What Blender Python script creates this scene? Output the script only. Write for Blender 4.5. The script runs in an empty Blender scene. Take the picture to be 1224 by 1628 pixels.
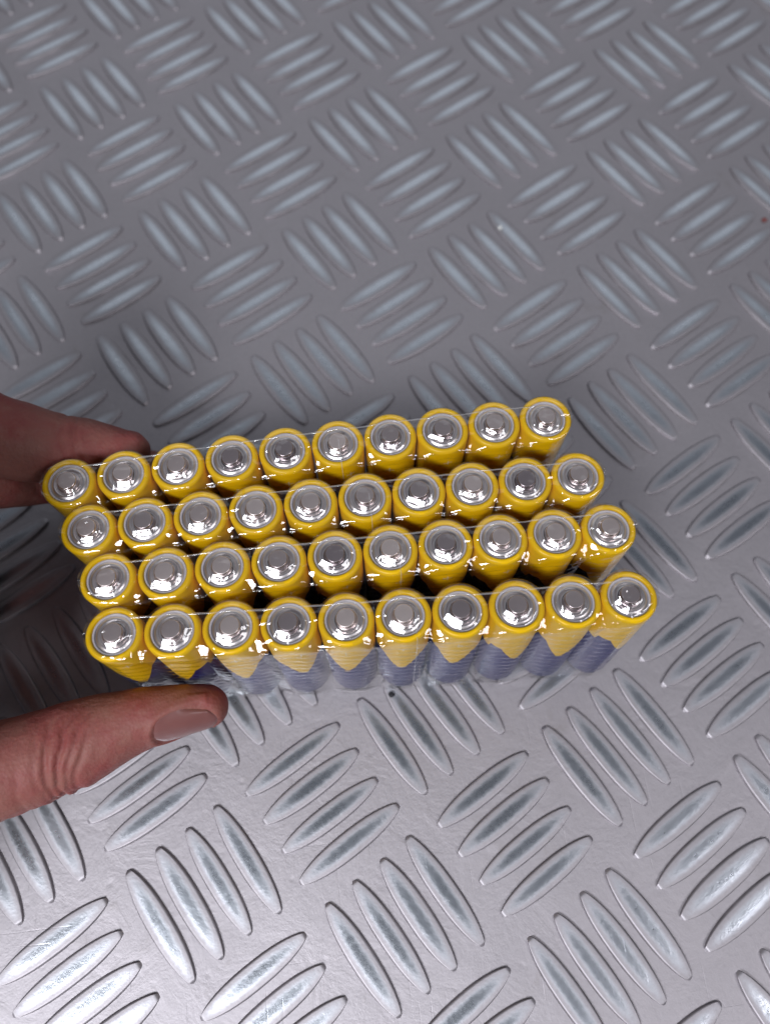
import bpy, bmesh, math, random
from math import sin, cos, pi, sqrt, atan2, radians, exp
from mathutils import Vector, Matrix, noise

S = 0.001                      # everything below is written in millimetres
sc = bpy.context.scene
col = sc.collection
rng = random.Random(7)

# ------------------------------------------------------------------ camera
cam_d = bpy.data.cameras.new("camera")
cam = bpy.data.objects.new("camera", cam_d)
col.objects.link(cam)
F_PX, W_PX, H_PX = 1216.9, 1224.0, 1628.0
R = ((0.9937221581, -0.1118400296, 0.0028425746),      # image right
     (-0.1040102910, -0.9329155240, -0.3447469861),    # image down
     (0.0412083950, 0.3422870621, -0.9386913419))      # view direction
CAM = Vector((2.4221, -66.5703, 241.8964))
m = Matrix.Identity(4)
for r_ in range(3):
    m[r_][0] = R[0][r_]; m[r_][1] = -R[1][r_]; m[r_][2] = -R[2][r_]
    m[r_][3] = CAM[r_] * S
cam.matrix_world = m
cam_d.sensor_fit = 'VERTICAL'
cam_d.sensor_height = 36.0
cam_d.lens = F_PX / H_PX * 36.0
cam_d.clip_start = 0.005
cam_d.clip_end = 50.0
cam_d.dof.use_dof = True
cam_d.dof.focus_distance = 0.204
cam_d.dof.aperture_fstop = cam_d.lens / 3.6             # a 3.6 mm wide entrance pupil
sc.camera = cam


def to_px(x, y, z):
    v = Vector((x, y, z)) - CAM
    q = [sum(R[i][k] * v[k] for k in range(3)) for i in range(3)]
    if q[2] <= 1:
        return None
    return W_PX / 2 + F_PX * q[0] / q[2], H_PX / 2 + F_PX * q[1] / q[2]


# ------------------------------------------------------------------ room light
world = bpy.data.worlds.new("World")
sc.world = world
world.use_nodes = True
bg = world.node_tree.nodes["Background"]
bg.inputs[0].default_value = (0.82, 0.87, 1.0, 1)
bg.inputs[1].default_value = 0.10


def area(name, loc, target, sx, sy, power, color):
    l = bpy.data.lights.new(name, 'AREA')
    l.shape = 'RECTANGLE'; l.size = sx; l.size_y = sy
    l.energy = power; l.color = color
    o = bpy.data.objects.new(name, l)
    o.location = loc
    d = Vector(target) - Vector(loc)
    o.rotation_euler = d.to_track_quat('-Z', 'Y').to_euler()
    col.objects.link(o)
    return o


LAMP = (-0.46, -0.66, 0.90)
area("area_lamp", LAMP, (0, 0, 0), 0.50, 0.32, 13.2, (0.94, 0.955, 1.0))
area("area_lamp", (0.75, -0.50, 0.95), (0, 0, 0), 0.40, 0.28, 3.6, (0.98, 0.96, 1.0))  # added right-hand fill that brightens the near plate, no lamp there
area("far_fill", (0.15, 1.2, 1.0), (0, 0.15, 0), 1.9, 1.0, 3.0, (0.90, 0.94, 1.0))  # added cool fill for reflections in the far bars, no real window

sc.view_settings.view_transform = 'Standard'
sc.view_settings.look = 'None'
sc.view_settings.gamma = 1.0
sc.view_settings.exposure = 0.0
sc.render.engine = 'CYCLES'
sc.cycles.use_denoising = True
sc.cycles.max_bounces = 12
sc.cycles.transparent_max_bounces = 24
sc.cycles.caustics_reflective = False
sc.cycles.caustics_refractive = False
sc.cycles.sample_clamp_indirect = 6.0


# ------------------------------------------------------------------ helpers
def tag(o, label=None, cat=None, group=None, kind=None):
    if label: o['label'] = label
    if cat: o['category'] = cat
    if group: o['group'] = group
    if kind: o['kind'] = kind
    return o


def mesh_obj(name, verts, faces, mat, parent=None, smooth=True):
    me = bpy.data.meshes.new(name)
    me.from_pydata([(v[0] * S, v[1] * S, v[2] * S) for v in verts], [], faces)
    if smooth:
        me.polygons.foreach_set("use_smooth", [True] * len(me.polygons))
    me.materials.append(mat)
    me.update()
    o = bpy.data.objects.new(name, me)
    col.objects.link(o)
    if parent: o.parent = parent
    return o


def lathe(profile, n=40):
    verts, faces = [], []
    rings = []
    for (r, z) in profile:
        if r < 1e-6:
            rings.append([len(verts)]); verts.append((0, 0, z))
        else:
            rings.append(list(range(len(verts), len(verts) + n)))
            for i in range(n):
                a = 2 * pi * i / n
                verts.append((r * cos(a), r * sin(a), z))
    for A, B in zip(rings[:-1], rings[1:]):
        for i in range(n):
            j = (i + 1) % n
            if len(A) == 1 and len(B) == 1: continue
            if len(A) == 1: faces.append((A[0], B[j], B[i]))
            elif len(B) == 1: faces.append((A[i], A[j], B[0]))
            else: faces.append((A[i], A[j], B[j], B[i]))
    return verts, faces


class NT:
    def __init__(self, name):
        self.m = bpy.data.materials.new(name)
        self.m.use_nodes = True
        self.t = self.m.node_tree
        self.t.nodes.clear()
        self.out = self.t.nodes.new('ShaderNodeOutputMaterial')

    def n(self, typ, **kw):
        nd = self.t.nodes.new(typ)
        for k, v in kw.items(): setattr(nd, k, v)
        return nd

    def set(self, nd, sock, v):
        s = nd.inputs[sock]
        if hasattr(v, 'is_linked') or hasattr(v, 'links'): self.t.links.new(v, s)
        else: s.default_value = v

    def math(self, op, a, b=None, c=None, clamp=False):
        nd = self.n('ShaderNodeMath', operation=op, use_clamp=clamp)
        self.set(nd, 0, a)
        if b is not None: self.set(nd, 1, b)
        if c is not None: self.set(nd, 2, c)
        return nd.outputs[0]

    def mix(self, f, a, b):
        nd = self.n('ShaderNodeMix', data_type='RGBA')
        self.set(nd, 0, f); self.set(nd, 6, a); self.set(nd, 7, b)
        return nd.outputs[2]

    def noise(self, vec, scale, detail=3, rough=0.55, dist=0.0):
        nd = self.n('ShaderNodeTexNoise')
        if vec is not None: self.set(nd, 'Vector', vec)
        nd.inputs['Scale'].default_value = scale
        nd.inputs['Detail'].default_value = detail
        nd.inputs['Roughness'].default_value = rough
        nd.inputs['Distortion'].default_value = dist
        return nd.outputs[0]

    def ramp(self, f, p0, p1, c0=(0, 0, 0, 1), c1=(1, 1, 1, 1)):
        nd = self.n('ShaderNodeMapRange')
        nd.interpolation_type = 'SMOOTHSTEP'
        self.set(nd, 0, f)
        nd.inputs[1].default_value = p0; nd.inputs[2].default_value = p1
        return nd.outputs[0]

    def mapping(self, vec, scale):
        nd = self.n('ShaderNodeMapping')
        self.set(nd, 'Vector', vec)
        nd.inputs['Scale'].default_value = scale
        return nd.outputs[0]

    def bump(self, h, strength, dist, normal=None):
        nd = self.n('ShaderNodeBump')
        self.set(nd, 'Height', h)
        nd.inputs['Strength'].default_value = strength
        nd.inputs['Distance'].default_value = dist
        if normal is not None: self.set(nd, 'Normal', normal)
        return nd.outputs[0]

    def link(self, a, b): self.t.links.new(a, b)


def principled(nt, **kw):
    b = nt.n('ShaderNodeBsdfPrincipled')
    for k, v in kw.items(): nt.set(b, k.replace('_', ' '), v)
    nt.link(b.outputs[0], nt.out.inputs[0])
    return b


# ------------------------------------------------------------------ materials
def plate_material(name, bars):
    nt = NT(name)
    geo = nt.n('ShaderNodeNewGeometry')
    P = geo.outputs['Position']
    tc = nt.n('ShaderNodeTexCoord')
    grain = nt.noise(P, 1700, 4, 0.7)
    patches = nt.noise(P, 22, 4, 0.6)
    smudge = nt.noise(P, 70, 5, 0.65, 0.6)
    fine = nt.noise(P, 700, 4, 0.7)
    # fine hairline scratches in two directions
    sc1 = nt.noise(nt.mapping(P, (900, 30, 1)), 1.0, 2, 0.5)
    sc2 = nt.noise(nt.mapping(P, (25, 1100, 1)), 1.0, 2, 0.5)
    scr = nt.math('MAXIMUM', nt.ramp(sc1, 0.69, 0.75), nt.ramp(sc2, 0.71, 0.77))
    colr = nt.mix(nt.math('MULTIPLY', patches, 0.8), (0.515, 0.487, 0.515, 1), (0.43, 0.407, 0.432, 1))
    dirt = nt.ramp(smudge, 0.60, 0.74)
    colr = nt.mix(nt.math('MULTIPLY', nt.ramp(fine, 0.45, 0.75), 0.18), colr, (0.30, 0.285, 0.30, 1))
    colr = nt.mix(nt.math('MULTIPLY', dirt, 0.30), colr, (0.34, 0.31, 0.30, 1))
    rough = nt.math('ADD', 0.50, nt.math('MULTIPLY', patches, 0.12))
    rough = nt.math('ADD', rough, nt.math('MULTIPLY', smudge, 0.08))
    if bars:
        sep = nt.n('ShaderNodeSeparateXYZ')
        nt.link(tc.outputs['UV'], sep.inputs[0])
        tt = sep.outputs[0]
        uu = sep.outputs[1]
        dd = nt.math('ADD', nt.math('MULTIPLY', nt.math('POWER', nt.math('ABSOLUTE', tt), 2.4), 1.0), nt.math('MULTIPLY', uu, nt.math('MULTIPLY', uu, 2.2)))
        dd = nt.math('ADD', dd, nt.math('MULTIPLY', nt.math('SUBTRACT', fine, 0.5), 0.5))
        worn = nt.ramp(nt.math('SUBTRACT', 1.0, dd), -0.15, 1.05)
        half = nt.math('POWER', nt.math('SUBTRACT', 1.0, nt.math('POWER', nt.math('ABSOLUTE', tt), 2.35), clamp=True), 0.66)
        un = nt.math('DIVIDE', nt.math('ABSOLUTE', uu), nt.math('ADD', half, 0.045))
        edge_dark = nt.math('MULTIPLY', nt.ramp(un, 0.82, 0.97), nt.ramp(smudge, 0.30, 0.62))  # patchy darker line along each bar's edge
        colr = nt.mix(nt.math('MULTIPLY', edge_dark, 0.55), colr, (0.16, 0.15, 0.15, 1))
        rough = nt.math('SUBTRACT', rough, nt.math('MULTIPLY', nt.math('POWER', worn, 1.8), 0.33))
        colr = nt.mix(nt.math('POWER', worn, 1.4), colr, (0.62, 0.66, 0.72, 1))
    h = nt.math('ADD', nt.math('MULTIPLY', grain, 0.35), nt.math('MULTIPLY', fine, 0.65))
    h = nt.math('SUBTRACT', h, nt.math('MULTIPLY', scr, 0.3))
    nrm = nt.bump(h, 0.55 if bars else 0.9, 0.00010)
    pits = nt.n('ShaderNodeTexVoronoi')
    nt.link(P, pits.inputs['Vector']); pits.inputs['Scale'].default_value = 120
    pit = nt.ramp(pits.outputs['Distance'], 0.0, 0.16)
    nrm = nt.bump(nt.math('ADD', nt.math('MULTIPLY', pit, 0.25), nt.math('MULTIPLY', smudge, 1.6)), 0.22 if bars else 0.5, 0.00035, nrm)
    principled(nt, Base_Color=colr, Metallic=1.0, Roughness=rough, Normal=nrm)
    return nt.m


M_PLATE = plate_material("aluminium_sheet", False)
M_BAR = plate_material("aluminium_tread", True)


def jacket_material():
    nt = NT("battery_jacket")
    tc = nt.n('ShaderNodeTexCoord')
    sep = nt.n('ShaderNodeSeparateXYZ')
    nt.link(tc.outputs['Object'], sep.inputs[0])
    x, y, z = sep.outputs
    zmm = nt.math('MULTIPLY', z, 1000.0)
    phi = nt.math('ARCTAN2', x, nt.math('MULTIPLY', y, -1.0))
    aphi = nt.math('ABSOLUTE', phi)
    # yellow tongue running down the front, stepped shoulder either side
    oi = nt.n('ShaderNodeObjectInfo')
    round_ = nt.math('SQRT', nt.math('ADD', nt.math('MULTIPLY', phi, phi), 0.018))
    tip = nt.math('ADD', 21.0, nt.math('MULTIPLY', oi.outputs['Random'], 2.5))
    tongue = nt.math('ADD', tip, nt.math('MULTIPLY', round_, 16.0))
    shoulder = nt.math('MINIMUM', tongue, 33.5)
    stepn = nt.math('MULTIPLY', nt.ramp(aphi, 1.15, 1.25), -3.0)
    zb = nt.math('ADD', shoulder, stepn)
    yel = nt.ramp(nt.math('SUBTRACT', zmm, zb), -0.06, 0.06)
    # plus sign
    px = nt.math('MULTIPLY', nt.math('SUBTRACT', phi, 0.06), 7.2)
    pz = nt.math('SUBTRACT', zmm, 42.6)
    ax, az = nt.math('ABSOLUTE', px), nt.math('ABSOLUTE', pz)
    bar1 = nt.math('MULTIPLY', nt.math('LESS_THAN', ax, 0.17), nt.math('LESS_THAN', az, 1.25))
    bar2 = nt.math('MULTIPLY', nt.math('LESS_THAN', az, 0.17), nt.math('LESS_THAN', ax, 1.25))
    plus = nt.math('MULTIPLY', nt.math('MAXIMUM', bar1, bar2), 0.6)
    nz = nt.noise(tc.outputs['Object'], 260, 2)
    ycol = nt.mix(nz, (0.82, 0.50, 0.001, 1), (0.77, 0.45, 0.001, 1))
    c = nt.mix(yel, (0.009, 0.013, 0.115, 1), ycol)
    c = nt.mix(plus, c, (0.80, 0.76, 0.62, 1))
    wr = nt.noise(nt.mapping(tc.outputs['Object'], (90, 90, 900)), 1.0, 2)
    nrm = nt.bump(wr, 0.10, 0.0003)
    principled(nt, Base_Color=c, Roughness=0.34, Specular_IOR_Level=0.28, Coat_Weight=0.0, Coat_Roughness=0.12, Normal=nrm)
    return nt.m


def steel_material(name, base, rough, dark_reflect=0.1, flat_top=False):
    nt = NT(name)
    tc = nt.n('ShaderNodeTexCoord')
    nz = nt.noise(tc.outputs['Object'], 1500, 3)
    n2 = nt.noise(tc.outputs['Object'], 240, 3)
    r = nt.math('ADD', rough - 0.06, nt.math('MULTIPLY', n2, 0.14))
    oi = nt.n('ShaderNodeObjectInfo')
    base = nt.mix(nt.math('MULTIPLY', oi.outputs['Random'], dark_reflect), base, (0.20, 0.165, 0.20, 1))  # random darkening painted in as reflections of the dark room
    if flat_top:                                # matt stamped face, smooth drawn wall
        geo = nt.n('ShaderNodeNewGeometry')
        sn = nt.n('ShaderNodeSeparateXYZ'); nt.link(geo.outputs['Normal'], sn.inputs[0])
        face = nt.ramp(sn.outputs[2], 0.80, 0.97)
        r = nt.math('ADD', nt.math('MULTIPLY', r, 0.6), nt.math('MULTIPLY', face, 0.33))
    principled(nt, Base_Color=base, Metallic=1.0, Roughness=r, Normal=nt.bump(nz, 0.12, 0.00004))
    return nt.m


M_JACKET = jacket_material()
M_STEEL = steel_material("nickel_steel", (0.82, 0.775, 0.785, 1), 0.35)
M_NUB = steel_material("nickel_steel_button", (0.88, 0.77, 0.74, 1), 0.21, 0.75, True)
nt = NT("washer_plastic")
principled(nt, Base_Color=(0.50, 0.47, 0.50, 1), Roughness=0.45)
M_WASHER = nt.m


def film_material(name, haze, ripple):
    nt = NT(name)
    tc = nt.n('ShaderNodeTexCoord')
    geo = nt.n('ShaderNodeNewGeometry')
    O = tc.outputs['Object']
    sepn = nt.n('ShaderNodeSeparateXYZ'); nt.link(geo.outputs['Normal'], sepn.inputs[0])
    wall = nt.ramp(nt.math('ABSOLUTE', sepn.outputs[2]), 0.6, 0.25)
    rip = nt.noise(nt.mapping(O, (110, 40, 1250)), 1.0, 2, 0.5)
    soft = nt.noise(O, 230, 2, 0.5, 0.8)
    sharp = nt.noise(nt.mapping(O, (500, 260, 260)), 1.0, 3, 0.6, 1.2)
    b1 = nt.bump(nt.math('MULTIPLY', rip, wall), ripple, 0.0006)
    b2 = nt.bump(soft, 0.12, 0.0009, b1)
    b3 = nt.bump(sharp, 0.025, 0.0004, b2)
    dot = nt.n('ShaderNodeVectorMath', operation='DOT_PRODUCT')
    nt.link(b3, dot.inputs[0]); nt.link(geo.outputs['Incoming'], dot.inputs[1])
    g = nt.math('SUBTRACT', 1.0, nt.math('ABSOLUTE', dot.outputs['Value']), clamp=True)
    refl = nt.math('ADD', 0.085, nt.math('MULTIPLY', 0.80, nt.math('POWER', g, 5.6)))
    gl = nt.n('ShaderNodeBsdfGlossy'); gl.inputs['Roughness'].default_value = 0.07
    gl.inputs['Color'].default_value = (1, 1, 1, 1)
    nt.link(b3, gl.inputs['Normal'])
    tr = nt.n('ShaderNodeBsdfTransparent'); tr.inputs['Color'].default_value = (0.97, 0.97, 0.97, 1)
    df = nt.n('ShaderNodeBsdfDiffuse'); df.inputs['Color'].default_value = (0.8, 0.8, 0.82, 1)
    m1 = nt.n('ShaderNodeMixShader'); m1.inputs[0].default_value = haze
    nt.link(tr.outputs[0], m1.inputs[1]); nt.link(df.outputs[0], m1.inputs[2])
    m2 = nt.n('ShaderNodeMixShader'); nt.link(refl, m2.inputs[0])
    nt.link(m1.outputs[0], m2.inputs[1]); nt.link(gl.outputs[0], m2.inputs[2])
    nt.link(m2.outputs[0], nt.out.inputs[0])
    return nt.m


M_FILM = film_material("shrink_film", 0.002, 0.04)
M_SEAM = film_material("shrink_film_seam", 0.22, 0.0)


def skin_material():
    nt = NT("skin")
    geo = nt.n('ShaderNodeNewGeometry'); P = geo.outputs['Position']
    big = nt.noise(P, 55, 4, 0.6)
    mid = nt.noise(P, 260, 4, 0.65)
    fine = nt.n('ShaderNodeTexVoronoi'); nt.link(P, fine.inputs['Vector']); fine.inputs['Scale'].default_value = 1100
    lines = nt.noise(nt.mapping(P, (700, 260, 260)), 1.0, 3, 0.6)
    c = nt.mix(nt.ramp(big, 0.35, 0.68), (0.265, 0.112, 0.092, 1), (0.255, 0.066, 0.062, 1))
    c = nt.mix(nt.math('MULTIPLY', nt.ramp(mid, 0.45, 0.75), 0.35), c, (0.33, 0.165, 0.13, 1))
    h = nt.math('ADD', nt.math('MULTIPLY', fine.outputs['Distance'], 0.5), nt.math('MULTIPLY', lines, 0.8))
    nrm = nt.bump(h, 0.55, 0.00032)
    principled(nt, Base_Color=c, Roughness=0.58, Specular_IOR_Level=0.3, Subsurface_Weight=0.25,
               Subsurface_Radius=(0.0035, 0.0012, 0.0006), Subsurface_Scale=1.0, Normal=nrm)
    return nt.m


M_SKIN = skin_material()
nt = NT("nail")
geo = nt.n('ShaderNodeNewGeometry')
rid = nt.noise(nt.mapping(geo.outputs['Position'], (60, 1300, 1300)), 1.0, 2)
principled(nt, Base_Color=(0.20, 0.080, 0.074, 1), Roughness=0.36, Subsurface_Weight=0.2,
           Subsurface_Radius=(0.002, 0.0008, 0.0005), Normal=nt.bump(rid, 0.15, 0.0002))
M_NAIL = nt.m

# ------------------------------------------------------------------ the checker plate
EXT = 900.0
n = 24
verts = []; faces = []
for zz in (0.0, -4.0):
    for (x, y) in ((-EXT, -EXT), (EXT, -EXT), (EXT, EXT), (-EXT, EXT)): verts.append((x, y, zz))
faces = [(0, 1, 2, 3), (7, 6, 5, 4), (0, 4, 5, 1), (1, 5, 6, 2), (2, 6, 7, 3), (3, 7, 4, 0)]
plate = mesh_obj("checker_plate", verts, faces, M_PLATE, smooth=False)
tag(plate, "grey aluminium checker plate with raised bars in groups of four", kind='structure')

BAR_L, BAR_W, BAR_H = 17.6, 3.6, 1.0
us = [-1, -0.975, -0.945, -0.91, -0.87, -0.76, -0.55, -0.28, 0, 0.28, 0.55, 0.76, 0.87, 0.91, 0.945, 0.975, 1]
ts = [-1, -0.988, -0.972, -0.955, -0.935, -0.91, -0.87, -0.8, -0.7, -0.58, -0.44, -0.28, -0.1]
ts = ts + [-t for t in reversed(ts)]


def sstep(x):
    x = max(0.0, min(1.0, x)); return x * x * (3 - 2 * x)


def bar_geometry():
    v, f = [], []
    for t in ts:
        half = BAR_W * (1 - abs(t) ** 2.35) ** 0.66 + (0.16 if abs(t) < 0.999 else 0.02)
        end = sstep((1 - abs(t)) / 0.055)
        for u in us:
            edge = sstep((1 - abs(u)) / 0.13)
            h = BAR_H * (0.86 * edge * end + 0.14 * (1 - u * u) * edge * max(0.0, 1 - abs(t) ** 2.4))
            v.append((BAR_L * t, half * u, h - 0.03 if abs(u) < 1 and abs(t) < 1 else -0.08))
    nu = len(us)
    for i in range(len(ts) - 1):
        for j in range(nu - 1):
            a = i * nu + j
            f.append((a, a + nu, a + nu + 1, a + 1))
    return v, f


PITCH, ANG, OX, OY, STEP = 40.534, radians(30.13), -108.52, 254.56, 9.65
e1 = Vector((cos(ANG), sin(ANG))); e2 = Vector((sin(ANG), -cos(ANG)))
allbars = []
for i in range(-24, 26):
    for j in range(-22, 30):
        c = Vector((OX, OY)) + e1 * (PITCH * i) + e2 * (PITCH * j)
        if not (-420 < c.x < 420 and -330 < c.y < 560): continue
        along_e1 = (i + j) % 2 == 0
        for k in range(4):
            q = c + (e2 if along_e1 else e1) * (STEP * (k - 1.5))
            a = ANG if along_e1 else ANG - pi / 2
            px = to_px(q.x, q.y, 1.0)
            vis = px is not None and -110 < px[0] < W_PX + 110 and -110 < px[1] < H_PX + 110
            dist = (Vector((q.x, q.y, 0)) - CAM).length
            inner = vis and 0 <= px[0] <= W_PX and 0 <= px[1] <= H_PX
            allbars.append((0 if inner else 1 if vis else 2, dist, q.x, q.y, a))
allbars.sort()
bv, bf = bar_geometry()


def bar_uv(o, count):
    uv = o.data.uv_layers.new(name="UVMap")
    nb = len(bv)
    co = [(v[0] / BAR_L, v[1] / BAR_W) for v in bv]
    flat = []
    for lp in o.data.loops: flat += co[lp.vertex_index % nb]
    uv.data.foreach_set("uv", flat)


first = None
rest_v, rest_f = [], []
for idx, (vis, dist, x, y, a) in enumerate(allbars):
    a += rng.uniform(-0.012, 0.012); x += rng.uniform(-0.15, 0.15); y += rng.uniform(-0.15, 0.15)
    zs = rng.uniform(0.93, 1.05); ys = rng.uniform(0.95, 1.04); ls = rng.uniform(0.975, 1.02)
    if idx < 300:
        if first is None:
            first = mesh_obj("tread_bar", bv, bf, M_BAR, plate); o = first; bar_uv(o, 1)
        else:
            o = first.copy(); col.objects.link(o); o.parent = plate
        o.location = (x * S, y * S, 0); o.rotation_euler = (0, 0, a); o.scale = (ls, ys, zs)
    else:
        b = len(rest_v); ca, sa = cos(a), sin(a)
        for (vx, vy, vz) in bv: rest_v.append((x + vx * ca - vy * sa, y + vx * sa + vy * ca, vz))
        rest_f += [tuple(b + q for q in f) for f in bf]
far = mesh_obj("tread_pattern", rest_v, rest_f, M_BAR, plate)
bar_uv(far, 2)
tag(far, kind='stuff')

# ------------------------------------------------------------------ batteries
ROWS = [   # quadratic centre line of each row's tops (x, y in mm against battery index), lean towards the viewer
    dict(x=(-0.009, 14.6904, -73.0285), y=(-0.0476, 0.9647, 21.013), lean=(0.012, 0.010), name="back row"),
    dict(x=(-0.0201, 14.7943, -67.5011), y=(-0.0285, 0.3348, 7.0998), lean=(0.030, 0.040), name="second row from the back"),
    dict(x=(-0.0164, 14.739, -62.2109), y=(-0.0094, -0.004, -7.0845), lean=(0.050, 0.070), name="third row from the back"),
    dict(x=(-0.0062, 14.615, -60.56), y=(0.0302, -0.8086, -21.6413), lean=(0.070, 0.110), name="front row"),
]
Z0, ZT = 1.35, 51.0


def row_xy(rw, k, z):
    kk = max(-1.0, min(10.0, k))
    x = rw['x'][0] * kk * kk + rw['x'][1] * kk + rw['x'][2]
    y = rw['y'][0] * kk * kk + rw['y'][1] * kk + rw['y'][2]
    ln = rw['lean'][0] + (rw['lean'][1] - rw['lean'][0]) * kk / 9.0
    return x, y - ln * (ZT - z)


def row_normal(rw, k):
    dx = 2 * rw['x'][0] * k + rw['x'][1]; dy = 2 * rw['y'][0] * k + rw['y'][1]
    l = sqrt(dx * dx + dy * dy)
    return (dx / l, dy / l), (-dy / l, dx / l)


jv, jf = lathe([(0, 0.0), (5.2, 0.0), (6.6, 0.05), (7.0, 0.3), (7.2, 0.9), (7.2, 20), (7.2, 38), (7.2, 48.2), (7.17, 48.7), (7.05, 49.1),
                (6.8, 49.42), (6.5, 49.6), (6.15, 49.65), (5.85, 49.55), (5.62, 49.3), (5.55, 48.9), (5.5, 48.4)], 56)
wv, wf = lathe([(5.56, 48.7), (5.45, 49.0), (5.2, 49.02), (4.95, 48.95), (4.9, 48.6)], 48)
cv, cf = lathe([(5.02, 48.4), (5.0, 48.62), (4.86, 48.64), (4.78, 48.70), (4.62, 48.84), (4.40, 48.99), (4.22, 49.09), (4.08, 49.13), (3.9, 49.14), (3.62, 49.12),
                (3.54, 49.05), (3.45, 48.93), (3.36, 48.90), (3.2, 48.90), (2.9, 48.93)], 64)
nv, nf = lathe([(3.10, 48.90), (2.96, 48.93), (2.86, 49.0), (2.78, 49.15), (2.72, 49.5), (2.62, 50.2), (2.54, 50.62), (2.47, 50.76), (2.36, 50.84), (2.22, 50.86), (1.2, 50.84), (0, 50.84)], 56)
proto = None
ORD = ["first", "second", "third", "fourth", "fifth", "sixth", "seventh", "eighth", "ninth", "last"]
sag = []
for ri, rw in enumerate(ROWS):
    for k in range(10):
        top = Vector((*row_xy(rw, k, ZT), ZT)); base = Vector((*row_xy(rw, k, Z0), Z0))
        if proto is None:
            root = bpy.data.objects.new("battery", None); col.objects.link(root)
            root.empty_display_size = 0.005
            jac = mesh_obj("jacket", jv, jf, M_JACKET, root)
            was = mesh_obj("washer", wv, wf, M_WASHER, root)
            cap = mesh_obj("terminal_cap", cv, cf, M_STEEL, root)
            nub = mesh_obj("contact_button", nv, nf, M_NUB, cap)
            proto = root; kids = (jac, was, cap); subs = nub
        else:
            root = proto.copy(); col.objects.link(root)
            for ch in kids:
                c = ch.copy(); col.objects.link(c); c.parent = root
                if ch is cap:
                    d = subs.copy(); col.objects.link(d); d.parent = c
                    ta, tb = radians(rng.uniform(-3, 3)), radians(rng.uniform(-3, 3))
                    d.rotation_euler = (ta, tb, 0)
                    d.location = (-0.049 * sin(tb), 0.049 * sin(ta), 0)      # tips about its own foot
        root.location = base * S
        ax = (top - base).normalized()
        q = Vector((0, 0, 1)).rotation_difference(ax)
        root.rotation_mode = 'QUATERNION'
        spin = rng.uniform(-0.34, 0.34) + (0.08 if ri < 3 else 0.0)
        root.rotation_quaternion = q @ Matrix.Rotation(spin, 3, 'Z').to_quaternion()
        where = {0: "first from the left", 9: "last on the right"}.get(k, ORD[k] + " from the left")
        tag(root, "yellow AA battery, %s in the %s" % (where, rw['name']), "battery",
            "batteries standing in four shrink-wrapped rows")

# ------------------------------------------------------------------ shrink film around each row
WF = 7.40


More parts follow.
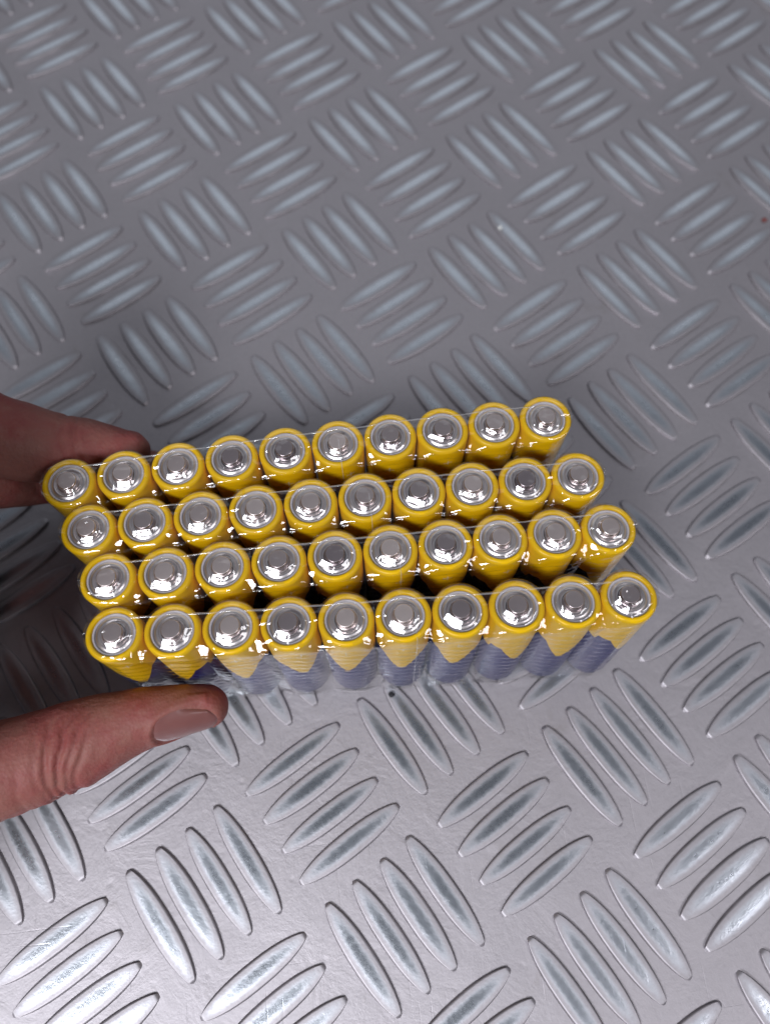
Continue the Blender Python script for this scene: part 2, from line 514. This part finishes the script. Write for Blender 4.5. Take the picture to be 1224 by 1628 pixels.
def film_row(rw, seed):
    ks = []
    for q in range(9):                                   # rounded left end
        ks.append(-0.5035 * cos(q / 8.5 * pi / 2) if q else -0.5035)
    q = 0.02
    while q < 9.0:
        ks.append(q); q += 1 / 38.0
    ks += [9.0] + [9.0 - kk for kk in reversed(ks[:9])]
    ks = sorted(set(ks))
    # the cross-section: front wall, front corner, top, back corner, back wall, bottom
    sec = [(-1.0, 0.9 + 0.62 * i, 'w') for i in range(79)] + [(-1.0, 49.9, 'w')]
    sec += [(-0.985, 50.45, 'c'), (-0.955, 50.8, 'c'), (-0.91, 51.0, 'c')]
    nt_ = 40
    sec += [(-0.86 + 1.72 * i / nt_, 51.08, 't') for i in range(nt_ + 1)]
    sec += [(0.91, 51.0, 'c'), (0.955, 50.8, 'c'), (0.985, 50.45, 'c')]
    sec += [(1.0, z, 'w') for z in reversed((0.9, 3, 6, 10, 14, 18, 22, 26, 30, 34, 38, 42, 45, 47.5, 49.0, 49.9))]
    sec += [(0.5, 0.75, 'b'), (0.0, 0.75, 'b'), (-0.5, 0.75, 'b')]
    V = []
    tight = [rng.uniform(0.25, 0.85) for _ in range(11)]
    off = seed * 37.1
    glint_facet = []  # film facets shaped and tilted to throw lamp glints at the camera
    for kb in range(10):
        bx, by = row_xy(rw, kb, ZT)
        c = Vector((bx, by, ZT))
        h = (CAM - c).normalized() + (Vector(LAMP) * 1000 - c).normalized()
        a0 = atan2(h.y, h.x) + rng.uniform(-0.22, 0.22)
        sl = sqrt(h.x * h.x + h.y * h.y) / h.z * rng.uniform(0.88, 1.12)
        glint_facet.append((cos(a0), sin(a0), sl, rng.uniform(0.9, 2.3), rng.uniform(-0.9, 0.9), rng.random() < 0.85))

    def point(k, v, z, kind):
        ke = max(0.0, min(9.0, k))
        ex = abs(k - ke) * 14.6
        w = WF if ex == 0 else sqrt(max(0.0, WF * WF - min(ex, WF) ** 2))
        kb = round(ke); dk = (k - kb) * 14.6             # mm from nearest battery axis
        if ex == 0:
            pull = 0.75 * max(0.0, (abs(dk) - 3.2) / 4.1) ** 1.6 * min(1, max(0.0, (51.5 - z) / 6))
            if v > 0: w = max(4.2, sqrt(max(0.0, 7.25 ** 2 - dk * dk))) + 0.15    # hugs the cans behind
        y = v if kind == 's' else v * w
        if kind == 's': kind = 't'
        if kind == 'w':
            wob = 0.16 * noise.noise(Vector((k * 5.0, z * 0.10, off + v)))
            if v < 0 and ex == 0:
                touch = exp(-(abs(dk) / 4.2) ** 2 * (1 + 0.6 * noise.noise(Vector((k, z * 0.06, off)))))
                ph = 2.2 * noise.noise(Vector((k * 2.0, z * 0.05, off + 8))) + kb * 1.9
                wob += 0.42 * touch * sin(z * 1.7 + ph + dk * 0.12) * sstep((49.5 - z) / 4)
                wob += 0.22 * (1 - touch) * noise.noise(Vector((k * 9.0, z * 0.13 + dk * 0.1, off + 3)))
                y = v * (w - pull + 0.16 + wob)
            else:
                y = v * (w + (0.05 + 0.4 * wob if ex == 0 else 0))
        elif kind in 'tc':
            r = sqrt(dk * dk + y * y)
            nubz = 1.30 * sstep((6.0 - r) / 3.2) if r > 2.6 else 1.30
            hx, hy, sl, tw, t0, on = glint_facet[kb]; calm = 1.0
            s_ = dk * hx + y * hy; t_ = -dk * hy + y * hx - t0
            if on and s_ > 0:
                fac = max(0.0, min(1.30, 1.30 - sl * (s_ - 2.55)))
                wgt = 1 - sstep((abs(t_) - tw) / 0.8)
                nubz = nubz * (1 - wgt) + fac * wgt
                calm = 0.25 + 0.75 * (1 - wgt) if s_ < 5 else 1.0
            # tent stretched from button to button, pulled down towards the rims
            j = max(0, min(10, int(math.floor(ke)) + 1))
            tent = 1.2 * tight[j] * max(0.0, 1 - max(0.0, abs(y) - 1.2) / 5.0)
            dip = sstep((abs(dk) - 3.5) / 3.6)
            base = max(nubz, tent * (1 - 0.45 * dip) * (0.45 if y < 0 else 1.0))
            gap = 0.0
            if ex == 0:                                   # unsupported corners between two rims
                g = max(0.0, sqrt((7.3 - abs(dk)) ** 2 + (WF - abs(y)) ** 2))
                gap = -1.1 * sstep((4.6 - g) / 4.6) * sstep((abs(y) - 2.2) / 3) * (1 if y < 0 else 0.3)
            p = Vector((k * 14.6 * 0.42, y * 0.42, off))
            wr = 0.34 * noise.noise(p) + 0.07 * (1 - abs(noise.noise(p * 2.3 + Vector((5, 2, 1)))) * 2.2)
            wr += 0.12 * noise.noise(p * 1.3)
            if ke < 0.4 or ke > 8.6:                      # gathered film on the end batteries
                wr = wr * 1.7 + 0.10 * (1 - abs(noise.noise(p * 4.1)) * 3)
            amt = calm if kind == 't' else 0.4
            lowest = 0.06 if r > 5.6 and r < 6.7 else -0.4
            zz = z + 0.05 + base + gap + wr * amt
            if r < 3.1: zz = max(zz, 51.0 + 1.30)
            elif r < 7.2: zz = max(zz, z + lowest * (1 if kind == 't' else 0) )
            z = zz
        (tx, ty), (nx, ny) = row_normal(rw, ke)
        cx, cy = row_xy(rw, ke, z)
        s = (k - ke) * 14.6
        return (cx + tx * s + nx * y, cy + ty * s + ny * y, z)

    for k in ks:
        for (v, z, kind) in sec: V.append(point(k, v, z, kind))
    ns = len(sec); Fc = []
    for i in range(len(ks) - 1):
        for j in range(ns):
            jn = (j + 1) % ns
            Fc.append((i * ns + j, (i + 1) * ns + j, (i + 1) * ns + jn, i * ns + jn))
    o = mesh_obj("shrink_wrap", V, Fc, M_FILM)
    # welded seam along the top of the row
    sv, sf = [], []
    kk = 0.28; line = []
    while kk < 8.8:
        line.append(kk); kk += 0.06
    for q, k in enumerate(line):
        v0 = 0.50 + 0.05 * noise.noise(Vector((k * 0.7, seed, 3)))
        wd = 0.030 + 0.018 * noise.noise(Vector((k * 2.5, seed, 9)))
        a = point(k, (v0 - wd) * 7.4, 51.08, 's'); b = point(k, v0 * 7.4, 51.08, 's'); c = point(k, (v0 + wd) * 7.4, 51.08, 's')
        sv += [(a[0], a[1], a[2] + 0.03), (b[0], b[1], b[2] + 0.26), (c[0], c[1], c[2] + 0.03)]
    for q in range(len(line) - 1):
        for j in range(2):
            a = q * 3 + j; sf.append((a, a + 3, a + 4, a + 1))
    mesh_obj("film_seam", sv, sf, M_SEAM, o)
    # thin perforation line down the front
    sv, sf = [], []
    kc = 4.95 + 0.06 * seed
    pts = [(-1.0, z, 'w') for z in range(2, 50, 2)] + [(-0.955, 50.8, 'c')] + [(-0.86 + 0.06 * i, 51.08, 't') for i in range(16)]
    for (v, z, kind) in pts:
        a = point(kc, v, z, kind); b = point(kc + 0.016, v, z, kind)
        dz = 0.05 if kind != 'w' else 0; dy = -0.05 if kind == 'w' else 0
        sv += [(a[0], a[1] + dy, a[2] + dz), (b[0], b[1] + dy, b[2] + dz)]
    for q in range(len(pts) - 1): sf.append((2 * q, 2 * q + 1, 2 * q + 3, 2 * q + 2))
    mesh_obj("film_seam", sv, sf, M_SEAM, o)
    return o


for ri, rw in enumerate(ROWS):
    w_ = film_row(rw, ri + 1)
    tag(w_, "clear crinkled shrink film wrapped around the %s of batteries" % rw['name'], "shrink wrap", "shrink film round each row of ten batteries")


# ------------------------------------------------------------------ the hand
def catmull(pts, per=10):
    out = []
    P = [pts[0]] + list(pts) + [pts[-1]]
    for i in range(1, len(P) - 2):
        for s in range(per):
            t = s / per
            out.append(tuple(0.5 * (2 * b + (c - a) * t + (2 * a - 5 * b + 4 * c - d) * t * t + (3 * b - a - 3 * c + d) * t ** 3)
                             for a, b, c, d in zip(P[i - 1], P[i], P[i + 1], P[i + 2])))
    out.append(tuple(pts[-1]))
    return out


HV, HF = [], []


def tube(pts, per=10, nseg=28, cap0=True, cap1=True):
    """pts: x, y, z, radius sideways, radius in z ; round ends."""
    c = catmull(pts, per)
    # hemispherical ends
    def ext(p, q):
        d = Vector(p[:3]) - Vector(q[:3]); d.normalize(); r = 0.5 * (p[3] + p[4]); res = []
        for a in (25, 45, 62, 76, 85):
            s, t = sin(radians(a)), cos(radians(a))
            res.append((p[0] + d.x * r * s, p[1] + d.y * r * s, p[2] + d.z * r * s, p[3] * t, p[4] * t))
        return res
    c = list(reversed(ext(c[0], c[1]))) + c + ext(c[-1], c[-2])
    b0 = len(HV)
    for i, p in enumerate(c):
        a = Vector(c[max(0, i - 1)][:3]); b = Vector(c[min(len(c) - 1, i + 1)][:3])
        t = (b - a).normalized()
        side = t.cross(Vector((0, 0, 1))).normalized(); up = side.cross(t).normalized()
        for k in range(nseg):
            an = 2 * pi * k / nseg
            q = Vector(p[:3]) + side * (p[3] * cos(an)) + up * (p[4] * sin(an))
            HV.append(tuple(q))
    for i in range(len(c) - 1):
        for k in range(nseg):
            kn = (k + 1) % nseg
            HF.append((b0 + i * nseg + k, b0 + i * nseg + kn, b0 + (i + 1) * nseg + kn, b0 + (i + 1) * nseg + k))
    HF.append(tuple(b0 + k for k in reversed(range(nseg))))
    HF.append(tuple(b0 + (len(c) - 1) * nseg + k for k in range(nseg)))


# thumb
tube([(-44.5, -38.9, 25.0, 6.4, 8.2), (-51, -39.3, 25.6, 7.3, 9.6), (-59, -40.0, 26.2, 8.2, 10.4), (-67, -41.8, 27, 9.6, 10.6),
      (-76, -44.6, 28, 11.5, 11.4), (-86, -47.5, 29.5, 12.0, 11.6), (-98, -50.3, 32, 12.8, 12.0), (-112, -54.5, 40, 13.4, 13.0),
      (-120, -59, 52, 15, 15), (-136, -68, 64, 19, 18)])
# index finger
tube([(-61.0, 35.6, 37.0, 5.8, 6.6), (-66, 35.8, 38.0, 7.4, 7.8), (-72, 36.3, 39.2, 8.8, 8.8), (-78, 36.6, 40.4, 9.6, 9.4),
      (-88, 38.0, 43.5, 11.4, 10.4), (-97, 40.5, 48, 11.4, 10.4), (-104, 43, 58, 11.8, 11), (-110, 44, 74, 11.8, 11.5), (-118, 41, 92, 13.5, 13)])
# middle finger, under the index
tube([(-58, 37.2, 17, 6.4, 7.0), (-68, 37.6, 18.2, 8.0, 8.2), (-80, 38.0, 20.5, 9.0, 9.0), (-96, 37.0, 26, 10.2, 10), (-106, 33, 38, 11, 10.8),
      (-113, 30, 56, 11.6, 11.4), (-123, 24, 80, 13.5, 13.5)])
# ring and little finger curled beside the pack
tube([(-118, 2, 9.0, 6.6, 6.8), (-120, 12, 10, 8.2, 8.0), (-125, 20, 18, 9.4, 9.0), (-130, 16, 34, 10.4, 10.2), (-134, 4, 62, 12.5, 12.5)])
tube([(-119, -16, 9.0, 5.8, 6.0), (-121, -8, 9.5, 7.0, 7.0), (-127, 0, 16, 8.0, 7.8), (-136, 0, 30, 9.0, 9.0), (-144, -7, 54, 11, 11)])
# unseen palm and wrist, bulged out and webbed to shade the plate
wr = (-170, -88, 82)
for (x, y, z, r) in ((-118, 41, 92, 13.5), (-124, 24, 80, 13.5), (-134, 4, 62, 13), (-144, -7, 54, 12)):
    tube([(x, y, z, r, r), ((x + wr[0]) / 2, (y + wr[1]) / 2 + 2, (z + wr[2]) / 2 + 2, r + 4, r + 4), (wr[0], wr[1], wr[2], 18, 17)], 6)
tube([(-116, -54, 58, 13, 14), (-106, -36, 78, 13, 13), (-101, -6, 90, 12, 13), (-108, 34, 90, 12, 12)], 6)  # added overhang that blocks light from the plate left of the pack
tube([(-127, -48, 48, 13, 14), (-124, -18, 58, 13, 16), (-126, 10, 62, 13, 15)], 6)
tube([(-118, 30, 30, 9, 10), (-118, 26, 50, 9, 10), (-116, 30, 72, 10, 10)], 6)  # added web closing a gap to keep light off the plate
tube([(-130, -44, 34, 12, 14), (-132, -14, 40, 13, 16), (-132, 10, 44, 13, 15)], 6)
tube([(-136, -66, 62, 18, 18), (-152, -84, 70, 22, 20), (-178, -112, 80, 25, 20), (-212, -150, 90, 28, 23), (-280, -218, 108, 33, 30), (-345, -280, 126, 36, 34)], 6)

hand = mesh_obj("hand", HV, HF, M_SKIN)
mod = hand.modifiers.new("r", 'REMESH'); mod.mode = 'VOXEL'; mod.voxel_size = 0.00065; mod.use_smooth_shade = True
mod = hand.modifiers.new("s", 'SMOOTH'); mod.factor = 0.5; mod.iterations = 14
dg = bpy.context.evaluated_depsgraph_get()
me2 = bpy.data.meshes.new_from_object(hand.evaluated_get(dg))
hand.modifiers.clear()
old = hand.data; hand.data = me2; bpy.data.meshes.remove(old)
if not me2.materials: me2.materials.append(M_SKIN)
me2.polygons.foreach_set("use_smooth", [True] * len(me2.polygons))
# creases over the joints, nail bed, wrinkles
CREASE = [  # point on the axis, axis direction, depth, half width, side the fold is on (unit vector)
    ((-73.5, -44.0, 28), (0.95, -0.30, 0.0), 0.75, 0.55, (0, -0.8, 0.6)),
    ((-77.0, -45.0, 28), (0.97, -0.20, 0.0), 1.25, 0.60, (0, -0.8, 0.6)),
    ((-80.6, -46.0, 28), (0.99, -0.06, 0.0), 1.10, 0.60, (0, -0.8, 0.6)),
    ((-70.3, -43.0, 28), (0.92, -0.38, 0.0), 0.85, 0.55, (0, -0.95, 0.3)),
    ((-83.4, -46.0, 28), (0.99, 0.02, 0.0), 0.45, 0.50, (0, -0.8, 0.6)),
    ((-87.0, -47.5, 29), (0.98, -0.12, 0.0), 0.30, 0.55, (0, -0.8, 0.6)),
    ((-91.5, -48.5, 30), (0.98, -0.16, 0.0), 0.22, 0.60, (0, -0.8, 0.6)),
    ((-71.5, 37.0, 39), (0.98, 0.05, 0.15), 0.75, 0.60, (0, -0.5, 0.7)),
    ((-75.5, 37.4, 40), (0.98, 0.05, 0.15), 0.45, 0.60, (0, 0.3, 0.9)),
    ((-92.0, 40.0, 44), (0.97, -0.10, 0.2), 0.35, 0.8, (0, -0.5, 0.7)),
]
nc = Vector((-48.6, -39.2, 25.3)); nx = Vector((1, 0.07, -0.05)).normalized()
nn_ = Vector((0.05, -0.80, 0.60)).normalized(); ny = nn_.cross(nx).normalized(); nn_ = nx.cross(ny).normalized()
NL, NWD = 8.6, 7.0
me2.update()
nrm = [v.normal.copy() for v in me2.vertices]
for v, nn in zip(me2.vertices, nrm):
    p = v.co / S
    d = 0.0
    if p.x > -130:
        for (c, ax, depth, hw, side) in CREASE:
            c = Vector(c); ax = Vector(ax).normalized(); side = Vector(side).normalized()
            rel = p - c
            if abs(rel.x) > 14 or abs(rel.y) > 22 or abs(rel.z) > 22: continue
            s = rel.dot(ax) + 0.7 * noise.noise(p * 0.20 + c)
            wgt = max(0.0, nn.dot(side) + 0.25)
            d -= 0.72 * depth * min(1.0, wgt * 1.3) * (exp(-(s / hw) ** 2) - 0.22 * exp(-((abs(s) - 1.7) / 0.8) ** 2))
        rel = p - nc
        if nn.dot(nn_) > 0.1 and abs(rel.x) < 14:
            un, wn = rel.dot(nx) / NL, rel.dot(ny) / NWD
            q = (abs(un) ** 2.8 + abs(wn) ** 2.8)
            if q < 1: d -= 0.60 * sstep((1 - q) / 0.22)
            elif un < 0.8: d += 0.40 * exp(-((q - 1.25) / 0.35) ** 2)
        d += 0.22 * noise.noise(p * 0.16) + 0.10 * noise.noise(p * 0.45)
    v.co = v.co + nn * (d * S)
me2.update()
tag(hand, "left hand gripping the battery rows between its thumb and fingers", "hand")

# thumb nail: a curved plate set into the thumb's outer side
from mathutils.bvhtree import BVHTree
bvh = BVHTree.FromPolygons([v.co / S for v in me2.vertices], [tuple(p.vertices) for p in me2.polygons])
nvts, nfs = [], []
NU, NV = 20, 18
for i in range(NU + 1):
    u = -1 + 2 * i / NU
    for j in range(NV + 1):
        w = -1 + 2 * j / NV
        su = u * sqrt(1 - 0.42 * w * w); sw = w * sqrt(1 - 0.42 * u * u)      # square grid folded into a rounded outline
        lx = su * NL * 0.97; ang = sw * NWD * 0.98 / 8.0
        axis = nc + nx * lx
        d = (nn_ * cos(ang) + ny * sin(ang)).normalized()
        hit = bvh.ray_cast(axis + d * 16, -d, 20)[0]
        r = (hit - axis).length if hit is not None else 8.0
        edge = max(abs(u), abs(w))
        off = 0.50 - 0.75 * sstep((edge - 0.86) / 0.14) + (0.25 if u > 0.8 else 0)
        nvts.append(tuple(axis + d * (r + off)))
for i in range(NU):
    for j in range(NV):
        a = i * (NV + 1) + j
        nfs.append((a, a + NV + 1, a + NV + 2, a + 1))
mesh_obj("thumbnail", nvts, nfs, M_NAIL, hand)


# ------------------------------------------------------------------ crumbs on the plate
def crumb(x, y, z, r, colr, label, seed):
    nt = NT("crumb")
    principled(nt, Base_Color=colr, Roughness=0.7)
    bm = bmesh.new(); bmesh.ops.create_icosphere(bm, subdivisions=2, radius=1.0)
    for v in bm.verts:
        d = 1 + 0.35 * noise.noise(v.co * 1.7 + Vector((seed, 0, 0)))
        v.co = Vector((v.co.x * d * r * 1.2 + x, v.co.y * d * r + y, max(v.co.z * d * r * 0.7, -r * 0.4) + z + r * 0.4)) * S
    me = bpy.data.meshes.new("crumb"); bm.to_mesh(me); bm.free(); me.materials.append(nt.m)
    o = bpy.data.objects.new("crumb", me); col.objects.link(o)
    tag(o, label, "crumb", "specks of grit on the plate")


crumb(8.3, -38.6, 1.0, 0.85, (0.02, 0.02, 0.025, 1), "tiny black crumb on the plate in front of the front row", 1)
crumb(174.2, 126.2, 0.0, 0.9, (0.20, 0.05, 0.045, 1), "small red speck far out on the bare plate at the right edge", 2)
crumb(70.4, 132.9, 1.0, 0.8, (0.75, 0.76, 0.74, 1), "small pale chip on a raised bar behind the batteries", 3)
crumb(-24.0, -52.0, 0.0, 0.35, (0.03, 0.03, 0.03, 1), "dark grain on the plate beside the thumb tip", 4)
